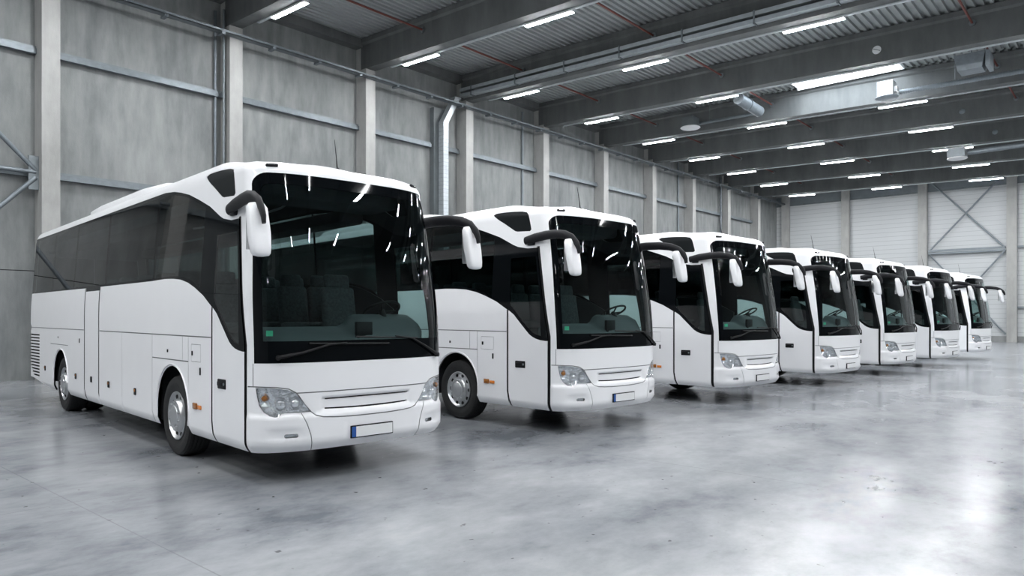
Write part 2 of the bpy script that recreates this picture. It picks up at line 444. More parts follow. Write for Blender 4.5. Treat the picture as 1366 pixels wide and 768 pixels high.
# seams of the door (right side) : black rubber
fs_line = [(0.0, 0.30), (0.0, 1.5), (seam_t(2.2), 2.2), (seam_t(2.92), 2.92)]
reg('seal_a', strip([sS(t-0.005, z) for t, z in dens(fs_line, False, 0.1)], 0.062))
reg('seal_b', mir(strip([sS(t, z) for t, z in dens(fs_line, False, 0.1)], 0.03)))
rs_line = [(0.86, 0.30), (0.925, 0.60), (0.925, 1.94)]
reg('seal_c', strip([sS(t, z) for t, z in dens(rs_line, False, 0.1)], 0.036))
reg('band', sidepoly([(11.365, 2.31), (6.62, 2.30), (6.62, 2.24), (5.74, 2.24), (5.74, 2.30)]+curve+dcurve+[(0.0, 1.43), (0.0, 1.6), (seam_t(2.2)-0.01, 2.2)]+top+[(11.365, 3.49)]), True, 'band_b')
# door leaf below the glass
reg('door', sidepoly([(0.86, 0.30), (0.925, 0.60), (0.925, 1.93)]+dcurve+[(0.0, 1.43), (0.0, 0.30)]))
# panel gaps
def gapline(pts, w=0.010, both=True, key='gap', key2=None):
    p = strip([sS(t, z) for t, z in dens(pts, False, 0.25)], w)
    REG.append((key, p))
    if both: REG.append((key2 or key, mir(p)))
gapline([(6.66, 0.30), (6.66, 2.30)], 0.055, key='seam_strip')
gapline([(5.75, 0.30), (5.75, 2.30)], 0.055, key='seam_strip')
gapline([(11.36, 1.575), (6.70, 1.575)], 0.014); gapline([(5.71, 1.575), (0.95, 1.565)], 0.014)
gapline([(3.05, 0.30), (3.05, 1.565)], 0.008); gapline([(3.05, 1.25), (1.68, 1.25)], 0.014); gapline([(1.88, 1.25), (1.88, 1.565)], 0.007)
gapline([(1.68, 0.85), (1.68, 1.565)], 0.008)
gapline([(4.45, 0.35), (4.45, 1.565)], 0.005); gapline([(7.85, 1.27), (9.30, 1.27)], 0.012)
gapline([(1.58, 1.47), (1.27, 1.47), (1.27, 1.26), (1.58, 1.26), (1.58, 1.47)], 0.006)
# engine louvres
for i in range(14):
    z = 1.42-i*0.066
    t1 = 11.22-max(0, 0.80-z)**1.3*2.2
    reg('louvre', sidepoly([(t1, z-0.016), (10.32, z-0.016), (10.32, z+0.016), (t1, z+0.016)]))
# ------- front
def F(pts, true=True, m=0.05): return [sF(y, z, true) for y, z in dens(pts, True, m)]
scr = [(1.235, 1.31)]+arc(1.235-0.13, 3.395-0.13, 0.13, 0, 90, 6)
scr = scr+[(-y, z) for y, z in scr[::-1]]
inn = [(1.17, 1.545)]+arc(1.17-0.09, 3.27-0.09, 0.09, 0, 90, 6)
inn = inn+[(-y, z) for y, z in inn[::-1]]
reg('windscreen', F(inn, False)); reg('frit', F(scr, False))
hl = [(-1.225, 1.05), (-1.15, 1.05), (-1.05, 1.04), (-0.95, 1.022), (-0.88, 0.99), (-0.84, 0.945), (-0.78, 0.86), (-0.71, 0.775), (-0.85, 0.772), (-0.98, 0.775), (-1.01, 0.765), (-1.035, 0.742), (-1.07, 0.735), (-1.12, 0.75), (-1.165, 0.79), (-1.20, 0.86), (-1.215, 0.95)]
reg('headlight', F(hl), True, 'headlight_b')
sl1 = strip([(y, 0.905-0.02*(1-(y/0.55)**2)*0) for y in [x*0.11-0.55 for x in range(11)]], 0.016)
reg('slot', F([(y, z+0.0) for y, z in sl1]))
sl2 = strip([(y, 0.80-0.012*(1-(y/0.55)**2)) for y in [x*0.11-0.55 for x in range(11)]], 0.016)
reg('slot', F(sl2))
fog = rrect(-0.985, -0.845, 0.505, 0.548, 0.02)
reg('fog_lamp', F(fog), True, 'fog_lamp_b')
def fline(pts, w=0.012, both=False, key='gap'):
    p = strip([sF(y, z) for y, z in dens(pts, False, 0.05)], w); REG.append((key, p))
    if both: REG.append((key, mir(p)))
gl = [(-0.84, 0.955), (-0.78, 0.86), (-0.71, 0.775), (-0.66, 0.735), (-0.58, 0.712), (-0.45, 0.70), (-0.25, 0.692), (0, 0.69)]
fline(gl+[(-y, z) for y, z in gl[::-1][1:]], 0.012)
fline([(-0.86, 0.985), (-0.5, 0.985), (0, 0.985), (0.5, 0.985), (0.86, 0.985)], 0.012)
hlo = [(-1.27, 1.062), (-1.225, 1.062), (-1.05, 1.052), (-0.94, 1.032), (-0.87, 0.99), (-0.84, 0.955)]
fline(hlo, 0.012, True)
fline([(-0.815, 0.77), (-0.76, 0.65), (-0.72, 0.53), (-0.695, 0.35)], 0.009, True)
fline([(-1.242, 1.06), (-1.242, 1.31)], 0.008, True)
# ------- rear
def RR(y, z): return ((LH-abs(y)) if y > 0 else -(LH-abs(y)), z)
for sg in (-1, 1):
    reg('rear_window', [RR(sg*0.001, 2.25), RR(sg*1.0, 2.25), RR(sg*1.0, 3.15), RR(sg*0.001, 3.15)])
    reg('tail_lamp_%d' % sg, [RR(sg*0.92, 0.95), RR(sg*1.07, 0.95), RR(sg*1.07, 1.5), RR(sg*0.92, 1.5)])
    fl = [RR(sg*0.001, 0.75), RR(sg*0.8, 0.75), RR(sg*0.8, 0.757), RR(sg*0.001, 0.757)]
    reg('gap', fl)

def vbot(s):
    q = abs(s)
    t = q-LF
    return ZB+0.0*t if t < 9.0 else ZB+0.15*sm((t-9.0)/2.2)
def frange(a, b, st):
    n = max(1, int(round((b-a)/st))); return [a+(b-a)*i/n for i in range(n+1)]
SR = []
_q = frange(0, LF+0.9, 0.05)+frange(LF+0.9, LF+LS-0.1, 0.12)[1:]+frange(LF+LS-0.1, LF+LS+RC*PI/2+0.05, 0.05)[1:]+frange(LF+LS+RC*PI/2+0.05, LH, 0.2)[1:]
SR = sorted(set([-x for x in _q]+_q))

def build_cdt():
    V = []; E = []
    def addpoly(p):
        k = len(V); n = len(p); V.extend(Vector(x) for x in p)
        E.extend((k+i, k+(i+1) % n) for i in range(n))
    bot = [(s, vbot(s)) for s in SR]; topl = [(s, 3.72) for s in SR]
    addpoly(bot+dens([(LH, vbot(LH)), (LH, 3.72)], False, 0.3)[1:-1]+topl[::-1]+dens([(-LH, 3.72), (-LH, vbot(LH))], False, 0.3)[1:-1])
    for key, p in REG:
        addpoly([(max(-LH, min(LH, a)), b) for a, b in dens(p)])
    # interior grid
    for s in SR:
        q = abs(s); step = 0.05 if q < LF+0.1 else (0.08 if q < LF+1.7 else 0.16)
        for z in frange(0.40, 3.38, step):
            if q < LF+0.1 and z > 1.4: 
                if int(round((z-0.4)/0.05)) % 2: continue
            V.append(Vector((s, z)))
        for z in (3.42, 3.47, 3.52, 3.57, 3.62, 3.67): V.append(Vector((s, z)))
        if q >= LF+0.1: V.append(Vector((s, 0.39))); V.append(Vector((s, 0.43))); V.append(Vector((s, 0.47)))
    r = delaunay_2d_cdt(V, E, [], 0, 1e-5)
    return [(v.x, v.y) for v in r[0]], [tuple(f) for f in r[2]]
def inpoly(p, poly):
    x, y = p; c = False; j = len(poly)-1
    for i in range(len(poly)):
        xi, yi = poly[i]; xj, yj = poly[j]
        if (yi > y) != (yj > y) and x < (xj-xi)*(y-yi)/(yj-yi)+xi: c = not c
        j = i
    return c
CV, CF = build_cdt()
PB = [(k, p, min(a for a, b in p), max(a for a, b in p), min(b for a, b in p), max(b for a, b in p)) for k, p in REG]
GR = {}
for f in CF:
    cx = sum(CV[i][0] for i in f)/3; cy = sum(CV[i][1] for i in f)/3
    if cy < vbot(cx) or cy > 3.72 or abs(cx) > LH: continue
    key = 'body'
    for k, p, a, b, c, d in PB:
        if a <= cx <= b and c <= cy <= d and inpoly((cx, cy), p): key = k; break
    GR.setdefault(key, []).append(f)
P3 = {}; N3 = {}
def p3(i):
    if i not in P3: P3[i] = surf(*CV[i]); N3[i] = snorm(*CV[i])
    return P3[i], N3[i]

def shell(name, keys, mats, parent, off=0.0, th=0.03, inner=1, extra=None):
    """closed sheet: outer skin, inner skin and rim; custom normals from the surface function"""
    fs = [f for k in keys for f in GR.get(k, [])]
    vs = []; ns = []; faces = []; mi = []
    mo = {}; mn = {}
    def vo(i):
        if i not in mo: p, n = p3(i); mo[i] = len(vs); vs.append(p+n*off); ns.append(n)
        return mo[i]
    def vi(i):
        if i not in mn: p, n = p3(i); mn[i] = len(vs); vs.append(p+n*(off-th)); ns.append(-n)
        return mn[i]
    ec = {}
    for f in fs:
        for a, b in ((f[0], f[1]), (f[1], f[2]), (f[2], f[0])): ec[(a, b)] = ec.get((a, b), 0)+1
    for f in fs:
        p = [p3(i)[0] for i in f]
        nrm = (p[1]-p[0]).cross(p[2]-p[0])
        if nrm.dot(p3(f[0])[1]) < 0: g = (f[0], f[2], f[1])
        else: g = f
        faces.append([vo(i) for i in g]); mi.append(0)
        faces.append([vi(i) for i in g[::-1]]); mi.append(inner)
    for (a, b) in ec:
        if (b, a) in ec: continue
        (pa, na), (pb, nb) = p3(a), p3(b)
        k = len(vs); vs += [pa+na*off, pb+nb*off, pb+nb*(off-th), pa+na*(off-th)]
        rn = (pb-pa).cross(na)
        rn = rn.normalized() if rn.length > 1e-9 else na
        ns += [rn]*4; faces.append([k, k+1, k+2, k+3]); mi.append(0)
    if extra: extra(vs, ns, faces, mi)
    me = bpy.data.meshes.new(name); me.from_pydata([tuple(v) for v in vs], [], faces)
    for m in mats: me.materials.append(m)
    for p, m in zip(me.polygons, mi): p.material_index = m; p.use_smooth = True
    me.normals_split_custom_set_from_vertices([tuple(n) for n in ns])
    return link(name, me, parent)

def roofcap(vs, ns, faces, mi):
    ws = [0, 0.05, 0.12, 0.25, 0.4, 0.6, 0.8, 1.0]
    for sgn, off, m in ((1, 0, 0), (-1, -0.03, 1)):
        k = len(vs); n = len(SR)
        for w in ws:
            for s in SR:
                p = surf(s, 3.72+w); nn = snorm(s, 3.72+min(w, 0.9)) if w < 1 else Vector((0, 0, 1))
                if nn.z < 0: nn = -nn
                vs.append(p+nn*off); ns.append(nn*sgn)
        for i in range(len(ws)-1):
            for j in range(n-1):
                a = k+i*n+j; f = [a, a+1, a+1+n, a+n]
                if sgn < 0: f = f[::-1]
                faces.append(f); mi.append(m)

def build_coach():
    root = empty('coach')
    shell('body', ['body'], [M['paint'], M['lining']], root, extra=roofcap)
    shell('panel_gap', ['gap', 'seam_strip'], [M['gap'], M['lining']], root, off=-0.006, th=0.01)
    # roof pod (air conditioning fairing)
    b = B(); rings = []
    for x, wd, h in ((-3.35, 0.55, 0.0), (-3.7, 0.78, 0.07), (-4.2, 0.92, 0.125), (-4.9, 0.98, 0.14), (-7.2, 0.98, 0.14), (-7.9, 0.95, 0.12), (-8.15, 0.90, 0.0)):
        z0 = 3.695
        rings.append([Vector((x, y*wd*1.05, (z0+h*(1-abs(y)**10)**0.5+0.015*(1-abs(y))) if abs(y) < 1 else 3.60)) for y in (-1, -0.985, -0.95, -0.88, -0.7, -0.4, 0, 0.4, 0.7, 0.88, 0.95, 0.985, 1)])
    b.loft(rings, closed=False, cap=False); 
    low = [[Vector((p.x, p.y, 3.60)) for p in (r[0], r[-1])] for r in rings]
    b.build('roof_pod', M['paint'], root, 60)
    # glazing
    shell('windscreen', ['windscreen'], [M['windscreen'], M['windscreen']], root, th=0.008)
    shell('windscreen_border', ['frit'], [M['frit'], M['rubber']], root, off=0.001, th=0.012)
    shell('window_surround', ['band', 'band_b'], [M['gloss_black'], M['rubber']], root, th=0.02)
    for i in range(5):
        shell('side_window', ['side_window_%d' % i], [M['tint']]*2, root, off=0.0, th=0.008)
        shell('side_window', ['left_window_%d' % i], [M['tint']]*2, root, off=0.0, th=0.008)
    shell('driver_window', ['driver_window'], [M['door_glass']]*2, root, th=0.008)
    for k in ('quarter_window', 'quarter_window_b'):
        shell('quarter_window', [k], [M['quarter'], M['rubber']], root, off=-0.006, th=0.012)
    for k in 'abc': shell('rubber_seal', ['seal_'+k], [M['rubber'], M['rubber']], root, off=-0.012, th=0.015)
    shell('engine_louvre', ['louvre'], [M['rubber'], M['rubber']], root, off=-0.02, th=0.012)
    shell('grille_slot', ['slot'], [M['rubber'], M['rubber']], root, off=-0.03, th=0.012)
    shell('rear_window', ['rear_window'], [M['gloss_black'], M['rubber']], root, th=0.01)
    for q in (-1, 1): shell('tail_lamp', ['tail_lamp_%d' % q], [M['red'], M['rubber']], root, off=0.004, th=0.03)
    # door
    d = shell('door', ['door'], [M['paint'], M['lining']], root)
    shell('door_window', ['door_window'], [M['door_glass']]*2, d, th=0.008)
    b = B(); b.rbox(-LX-0.745, -LX-0.515, -W-0.012, -W+0.02, 0.985, 1.10, 0.015)
    b.rbox(-LX-0.73, -LX-0.58, -W-0.022, -W, 1.02, 1.07, 0.01)
    b.cyl((-LX-0.55, -W-0.018, 1.045), (-LX-0.55, -W, 1.045), 0.018, 1)
    b.build('door_handle', [M['rubber'], M['galv_dark']], d)
    # headlights
    for k, sg in (('headlight', -1), ('headlight_b', 1)):
        h = shell('headlight', [k], [M['clear'], M['clear']], root, th=0.004)
        # reflector bowl : same outline pushed in, faceted
        fs = GR[k]; vm = {}; vs = []; fcs = []; ns = []
        cen = Vector((0, 0, 0)); c = 0
        for f in fs:
            for i in f:
                if i not in vm:
                    p, n = p3(i); vm[i] = len(vs); yy, zz = abs(p.y), p.z
                    dpt = 0.035
                    for (cy, cz, r, dd) in ((1.02, 0.86, 0.085, 0.06), (0.87, 0.87, 0.075, 0.06), (1.15, 0.92, 0.05, 0.03)):
                        q = math.hypot(yy-cy, zz-cz)/r
                        if q < 1: dpt = 0.035+dd*(1-q*q)
                    vs.append(p-n*dpt)
            fcs.append([vm[i] for i in f])
        ec = set((f[i], f[(i+1) % 3]) for f in fs for i in range(3))
        for (a_, b_) in list(ec):
            if (b_, a_) in ec: continue
            q_ = len(vs); (pa, na), (pb, nb) = p3(a_), p3(b_)
            vs += [pa-na*0.004, pb-nb*0.004]; fcs.append([vm[a_], vm[b_], q_+1, q_])
        me = bpy.data.meshes.new('lamp_reflector'); me.from_pydata([tuple(v) for v in vs], [], fcs); me.materials.append(M['refl'])
        link('lamp_reflector', me, h)
        b = B()
        for (cy, cz, r) in ((1.02, 0.86, 0.05), (0.87, 0.87, 0.045)):
            s_, v_ = sF(sg*cy, cz); p = surf(s_, v_); n = snorm(s_, v_)
            b.tube([p-n*0.075, p-n*0.03, p-n*0.022], [r, r*0.95, r*0.7], 0, 20)
            for a in range(0, 360, 20):
                rr = r*1.35; q = p-n*0.035+Vector((0, math.cos(math.radians(a))*rr, math.sin(math.radians(a))*rr))
                q2 = p-n*0.035+Vector((0, math.cos(math.radians(a+20))*rr, math.sin(math.radians(a+20))*rr))
                b.tube([q, q2], 0.005, 0, 5)
        b.build('lamp_projector', M['refl'], h)
        b = B(); s_, v_ = sF(sg*1.165, 0.935); p = surf(s_, v_); n = snorm(s_, v_)
        b.tube([p-n*0.04, p-n*0.018, p-n*0.008], [0.032, 0.03, 0.015], 0, 14)
        b.build('indicator_bulb', M['amber_dark'], h)
    for k in ('fog_lamp', 'fog_lamp_b'):
        f = shell('fog_lamp', [k], [M['clear'], M['clear']], root, off=0.0, th=0.004)
        fs = GR[k]; ids = sorted(set(i for t in fs for i in t)); ix = {i: n for n, i in enumerate(ids)}
        me = bpy.data.meshes.new('lamp_reflector'); me.from_pydata([tuple(p3(i)[0]-p3(i)[1]*0.03) for i in ids], [], [[ix[i] for i in t] for t in fs])
        me.materials.append(M['refl']); link('lamp_reflector', me, f)
    # number plate, front
    p, n = surf(*sF(0.03, 0.51)), Vector((1, 0, 0))
    x = surf(*sF(-0.20, 0.51)).x+0.012
    b = B(); b.rbox(x-0.02, x+0.008, -0.25, 0.31, 0.437, 0.578, 0.004)
    pl = b.build('number_plate', M['rubber'], root)
    B().box(x+0.008, x+0.0105, -0.188, 0.300, 0.449, 0.566).build('plate_panel', M['plate'], pl)
    B().box(x+0.008, x+0.0105, -0.240, -0.188, 0.449, 0.566).build('plate_band', M['plate_blue'], pl)
    b = B(); b.rbox(XR-0.02, XR, -0.26, 0.26, 0.95, 1.07, 0.004); b.build('rear_plate', M['plate'], root)
    # wipers
    def fp(y, z, o=0.03):
        s_, v_ = sF(y, z); return surf(s_, v_)+snorm(s_, v_)*o
    for arm, blade in ((((-1.04, 1.37), (-0.80, 1.42), (-0.51, 1.50), (-0.30, 1.515)), [(-0.73+0.1*i, 1.515-0.002*i) for i in range(11)]),
                       (((1.06, 1.33), (0.85, 1.43), (0.60, 1.55), (0.35, 1.58)), [(-0.18+0.088*i, 1.58-0.003*i) for i in range(11)])):
        b = B(); pts = [fp(y, z, 0.035) for y, z in arm]; b.tube(pts, [0.022, 0.016, 0.011, 0.008], 0, 8)
        b.cyl(fp(arm[0][0], arm[0][1], 0.0), fp(arm[0][0], arm[0][1], 0.05), 0.028, 0, 14)
        w_ = b.build('wiper', M['rubber'], root)
        b = B(); b.tube([fp(y, z, 0.018) for y, z in blade], 0.011, 0, 6); b.build('wiper_blade', M['rubber'], w_)
    # marker lamps on the brow
    for y in (-0.97, 0.94):
        s_, v_ = sF(y, 3.42); v_ = 3.50; p = surf(s_, v_); n = snorm(s_, v_)
        u = (surf(s_+0.01, v_)-p).normalized(); b = B()
        b.tube([p-u*0.065+n*0.006, p-u*0.055+n*0.008, p+u*0.055+n*0.008, p+u*0.065+n*0.006], [0.014, 0.02, 0.02, 0.014], 0, 10)
        b.tube([p-u*0.035+n*0.012, p+u*0.035+n*0.012], 0.017, 1, 10)
        b.build('marker_lamp', [M['charcoal'], M['chrome']], root)
    # antenna
    b = B(); q = Vector((-1.05, 0.20, 3.66)); b.tube([q, q+Vector((0, 0, 0.03)), q+Vector((-0.01, 0, 0.05))], [0.035, 0.028, 0.012], 0, 12)
    b.tube([q+Vector((-0.01, 0, 0.03)), q+Vector((-0.03, 0, 0.17)), q+Vector((-0.08, 0, 0.42))], [0.012, 0.007, 0.003], 0, 6)
    b.build('antenna', M['charcoal'], root)
    # amber side lamps and marker reflectors
    for sg in (-1, 1):
        b = B(); b.rbox(-LX-1.50, -LX-1.375, min(sg*W, sg*(W+0.018)), max(sg*W, sg*(W+0.018)), 0.685, 0.76, 0.006)
        b.build('side_indicator', M['amber_dark'], root)
        b = B(); b.rbox(-LX-1.355, -LX-1.24, min(sg*W, sg*(W+0.014)), max(sg*W, sg*(W+0.014)), 0.69, 0.74, 0.008)
        b.build('side_reflector', M['amber'], root)
        for t, z, am in ((9.76, 0.75, 1), (7.25, 0.735, 1), (6.2, 0.745, 0), (5.16, 0.73, 1), (3.80, 0.72, 1)):
            b = B(); b.rbox(-LX-t-0.045, -LX-t+0.045, min(sg*W, sg*(W+0.014)), max(sg*W, sg*(W+0.014)), z-0.05, z+0.05, 0.01)
            if am: b.rbox(-LX-t-0.03, -LX-t+0.03, min(sg*W, sg*(W+0.02)), max(sg*W, sg*(W+0.02)), z-0.005, z+0.035, 0.006, 1)
            b.build('flap_lock', [M['charcoal'], M['amber_dark']], root)
        for t, z, h in ((2.42, 1.36, 0.02), (1.54, 1.36, 0.028), (1.28, 1.15, 0.045), (6.99, 1.38, 0.04), (8.62, 1.41, 0.014)):
            b = B(); b.rbox(-LX-t-0.018, -LX-t+0.018, min(sg*W, sg*(W+0.01)), max(sg*W, sg*(W+0.01)), z-h, z+h, 0.007)
            b.build('panel_lock', M['charcoal'], root)
        for cx in (2.25, 8.42):      # pale lip round each wheel opening
            b = B()
            pts = [(-LX-cx+0.595*math.cos(a), 0.60+0.595*math.sin(a)) for a in [math.radians((-14 if cx < 5 else -2)+d) for d in range(0, 209 if cx < 5 else 185, 8)]]
            b.tube([(x_, sg*(W+0.001), z_) for x_, z_ in pts], 0.014, 0, 8, flat=0.6, up=(0, 1, 0))
            b.build('wheel_arch', M['paint'], root)
    # wheels
    for t in (2.25, 8.36):
        for sg in (-1, 1):
            o = (-LX-t, sg*1.215, 0.52)
            w_ = B(); yo = sg
            prof = [(0.29, -0.28), (0.40, -0.30), (0.485, -0.295), (0.512, -0.27), (0.520, -0.20), (0.520, -0.08), (0.512, -0.015), (0.49, 0.012), (0.44, 0.022), (0.40, 0.020), (0.37, 0.008), (0.335, 0.0), (0.30, -0.01)]
            w_.lathe(prof, o, yo, 0, 56)
            for g in (-0.24, -0.19, -0.14, -0.09, -0.04):
                w_.lathe([(0.5225, g-0.018), (0.5245, g-0.012), (0.5245, g+0.012), (0.5225, g+0.018)], o, yo, 0, 56)
            if t > 5:
                w_.lathe([(r, y-0.33) for r, y in prof], o, yo, 0, 40)
            w_.lathe([(0.001, -0.12), (0.30, -0.12)], o, yo, 0, 24)
            wo = w_.build('wheel', M['tyre'], root, 30)
            r_ = B()
            r_.lathe([(0.315, 0.0), (0.312, 0.012), (0.300, 0.014), (0.290, -0.004), (0.270, -0.025), (0.235, -0.028), (0.215, -0.020), (0.205, 0.012), (0.195, 0.030), (0.15, 0.040), (0.135, 0.036), (0.125, 0.046), (0.08, 0.055), (0.0005, 0.058)], o, yo, 0, 48)
            for k in range(10):
                a = 2*PI*k/10; px, pz = o[0]+0.252*math.cos(a), o[2]+0.252*math.sin(a)
                r_.tube([(px, o[1]+sg*(-0.05), pz), (px, o[1]+sg*(-0.020), pz)], 0.033, 1, 14)
            for k in range(10):
                a = 2*PI*(k+0.5)/10; px, pz = o[0]+0.168*math.cos(a), o[2]+0.168*math.sin(a)
                r_.tube([(px, o[1]+sg*0.02, pz), (px, o[1]+sg*0.052, pz)], 0.013, 0, 8)
            r_.build('wheel_trim', [M['alloy'], M['rubber']], wo, 30)
    # underbody
    b = B()
    b.box(-LX-11.0, -LX-0.1, -0.72, 0.72, 0.42, 1.15)
    for t0, t1 in ((2.88, 7.80), (9.04, 10.9), (0.1, 1.62)):
        w_ = 1.20 if t0 > 1 else 1.16
        b.box(-LX-t1, -LX-t0, -w_, w_, 0.40 if t0 < 9 else 0.52, 1.18)
    b.box(-LX-11.2, -LX-0.05, -1.22, 1.22, 1.16, 1.22)
    b.tube([(-LX-2.25, -1.0, 0.5), (-LX-2.25, 1.0, 0.5)], 0.08, 0, 12); b.tube([(-LX-8.36, -1.0, 0.5), (-LX-8.36, 1.0, 0.5)], 0.11, 0, 12)
    b.build('underbody', M['lining'], root)
    # cab : dashboard, steering wheel, seats
    b = B()
    prof0 = [(-0.27, 1.24), (-0.24, 1.44), (-0.28, 1.52), (-0.42, 1.60), (-0.62, 1.68), (-0.74, 1.69), (-0.80, 1.62), (-0.78, 1.24)]
    def dash(y):
        k = sm((y-0.02)/0.20)*0.15*(1-sm((y-0.98)/0.16)*0.9)
        ed = sm((abs(y)-0.95)/0.20)
        return [Vector((x-0.02-0.22*ed*(1 if z < 1.6 else 0.3) if x > -0.5 else x, y, z+(k if z > 1.55 else 0))) for x, z in prof0]
    b.loft([dash(-1.12+2.24*i/28) for i in range(29)], 0, True)
    da = b.build('dashboard', M['dash'], root, 50)
    b = B(); b.rbox(-0.40, -0.34, 0.05, 0.27, 1.52, 1.75, 0.012, mat=None); b.build('display_unit', M['rubber'], da)
    b = B(); c = Vector((-0.66, 0.60, 1.885)); tl = Matrix.Rotation(math.radians(-28), 3, 'Y')
    ring = [c+tl @ Vector((0.235*math.cos(a), 0.235*math.sin(a), 0)) for a in [2*PI*i/32 for i in range(33)]]
    b.tube(ring, 0.017, 0, 8)
    for a in (90, 210, 330):
        b.tube([c+tl @ Vector((0, 0, -0.02)), c+tl @ Vector((0.22*math.cos(math.radians(a)), 0.22*math.sin(math.radians(a)), 0))], 0.014, 0, 6)
    b.tube([c, c+tl @ Vector((0.02, 0, -0.28))], 0.04, 0, 10)
    b.build('steering_wheel', M['rubber'], root)
    def seat(x, y, z, w=0.44):
        q = B(); rt = Matrix.Translation((x, y, z)) @ Matrix.Rotation(math.radians(0), 4, 'Y')
        q.rbox(-0.24, 0.24, -w/2, w/2, 0.32, 0.46, 0.05, 0, 3, rt)
        rt2 = Matrix.Translation((x-0.22, y, z+0.42)) @ Matrix.Rotation(math.radians(-10), 4, 'Y')
        q.rbox(-0.06, 0.06, -w/2, w/2, 0.0, 0.58, 0.05, 0, 3, rt2)
        q.rbox(-0.05, 0.05, -w/2+0.06, w/2-0.06, 0.56, 0.76, 0.045, 0, 3, rt2)
        q.box(x-0.15, x+0.15, y-0.12, y+0.12, z, z+0.33)
        return q
    seat(-1.45, 0.60, 1.22, 0.50).build('driver_seat', M['fabric'], root)
    s0 = None
    for r in range(5):
        for y in (-0.98, -0.50, 0.50, 0.98):
            if s0 is None:
                s0 = seat(0, 0, 1.22).build('passenger_seat', M['fabric'], root); o = s0
            else:
                o = s0.copy(); COL.objects.link(o); o.parent = root
            o.location = (-2.6-0.85*r, y, 0.05)
    # inner luggage racks and header box
    b = B()
    for sg in (-1, 1): b.rbox(-10.8, -1.9, min(sg*0.72, sg*1.12), max(sg*0.72, sg*1.12), 3.14, 3.32, 0.05)
    b.rbox(-1.55, -0.85, -1.0, 1.0, 3.22, 3.50, 0.06)
    b.build('luggage_rack', M['lining'], root)
    b = B(); p, n = surf(*sF(-1.115, 1.63)), snorm(*sF(-1.115, 1.63))
    u = Vector((-n.y, n.x, 0)).normalized()
    b.add([p-n*0.012+u*a+Vector((0, 0, z)) for a, z in ((-0.035, -0.03), (0.035, -0.03), (0.035, 0.03), (-0.035, 0.03))]+[p-n*0.015+u*a+Vector((0, 0, z)) for a, z in ((-0.035, -0.03), (0.035, -0.03), (0.035, 0.03), (-0.035, 0.03))], [(0, 1, 2, 3), (7, 6, 5, 4)])
    b.build('windscreen_sticker', M['green'], root)
    # mirrors
    for sg in (-1, 1):
        arm = ARM; _ = [(-0.86, 1.215, 2.985), (-0.70, 1.25, 3.02), (-0.45, 1.30, 3.065), (-0.20, 1.35, 3.10), (0.00, 1.39, 3.09), (0.13, 1.41, 3.02), (0.21, 1.425, 2.93), (0.25, 1.43, 2.84), (0.265, 1.43, 2.76)]
        rr = [0.064, 0.072, 0.072, 0.070, 0.066, 0.058, 0.048, 0.040, 0.030]
        b = B(); b.tube([(x_, sg*y_, z_) for x_, y_, z_ in arm], rr, 0, 14, flat=0.6)
        b.rbox(-0.93, -0.78, min(sg*1.16, sg*1.25), max(sg*1.16, sg*1.25), 2.94, 3.04, 0.02)
        mo = b.build('mirror_arm', M['charcoal'], root, 50)
        b = B(); rings = []
        for z_, hw, hd, xc in ((2.955, 0.03, 0.02, 0.135), (2.945, 0.072, 0.05, 0.135), (2.90, 0.098, 0.064, 0.145), (2.80, 0.102, 0.070, 0.165), (2.65, 0.108, 0.070, 0.195), (2.50, 0.100, 0.064, 0.225), (2.44, 0.092, 0.056, 0.235), (2.415, 0.075, 0.040, 0.24), (2.405, 0.03, 0.02, 0.24)):
            rings.append([Vector((xc+hd*math.copysign(abs(math.cos(a))**0.45, math.cos(a)), sg*1.40+hw*math.copysign(abs(math.sin(a))**0.45, math.sin(a)), z_)) for a in [2*PI*i/20 for i in range(20)]])
        b.loft(rings)
        hs = b.build('mirror_housing', M['paint'], mo, 60)
        b = B(); b.rbox(0.09, 0.105, sg*1.40-0.088, sg*1.40+0.088, 2.48, 2.87, 0.006, mat=Matrix.Translation((0, 0, 0)))
        b.build('mirror_glass', M['mirror'], hs)
    return root

ARM = [(-0.98, 1.225, 3.02), (-0.74, 1.25, 3.05), (-0.46, 1.29, 3.065), (-0.2, 1.34, 3.06), (0.0, 1.375, 3.03), (0.16, 1.39, 2.97), (0.26, 1.40, 2.88), (0.30, 1.40, 2.80), (0.31, 1.40, 2.73)]
coach = build_coach()
HEAD = math.atan2(-0.0853, 0.9965)
fw = Vector((math.cos(HEAD), math.sin(HEAD))); lf = Vector((-math.sin(HEAD), math.cos(HEAD)))
spots = [(-2.86, 7.70), (0.566, 11.07), (4.125, 14.8), (7.76, 18.5), (11.2, 21.9), (14.66, 25.2), (18.7, 29.5)]
labels = ['white coach nearest the camera, leftmost in the row, its whole long side in view',
          'white coach parked directly beside the nearest one, second in the row from the left',
          'white coach in the row, third from the left, between the second and fourth coaches',
          'white coach at the middle of the row, fourth from the left',
          'white coach beyond the middle one, fifth from the left in the row',
          'white coach next to last in the row, sixth from the left',
          'smallest, farthest white coach, right end of the row, mirror against the end wall']
coaches = [coach]+[copy_tree(coach) for _ in spots[1:]]
for o, (X, Z), lb in zip(coaches, spots, labels):
    if coaches.index(o) >= 2:          # from the third coach on the plates carry no blue strip
        for ch in kids(o):
            if ch.name.startswith('number_plate'):
                for q in kids(ch):
                    if q.name.startswith('plate_band'):
                        q.material_slots[0].link = 'OBJECT'; q.material_slots[0].material = M['plate']
    A = cam_ground(X, Z); g = A+fw*LX+lf*W
    o.location = (g.x, g.y, 0); o.rotation_euler = (0, 0, HEAD)
    tag(o, lb, 'bus', 'white coaches parked in a row')

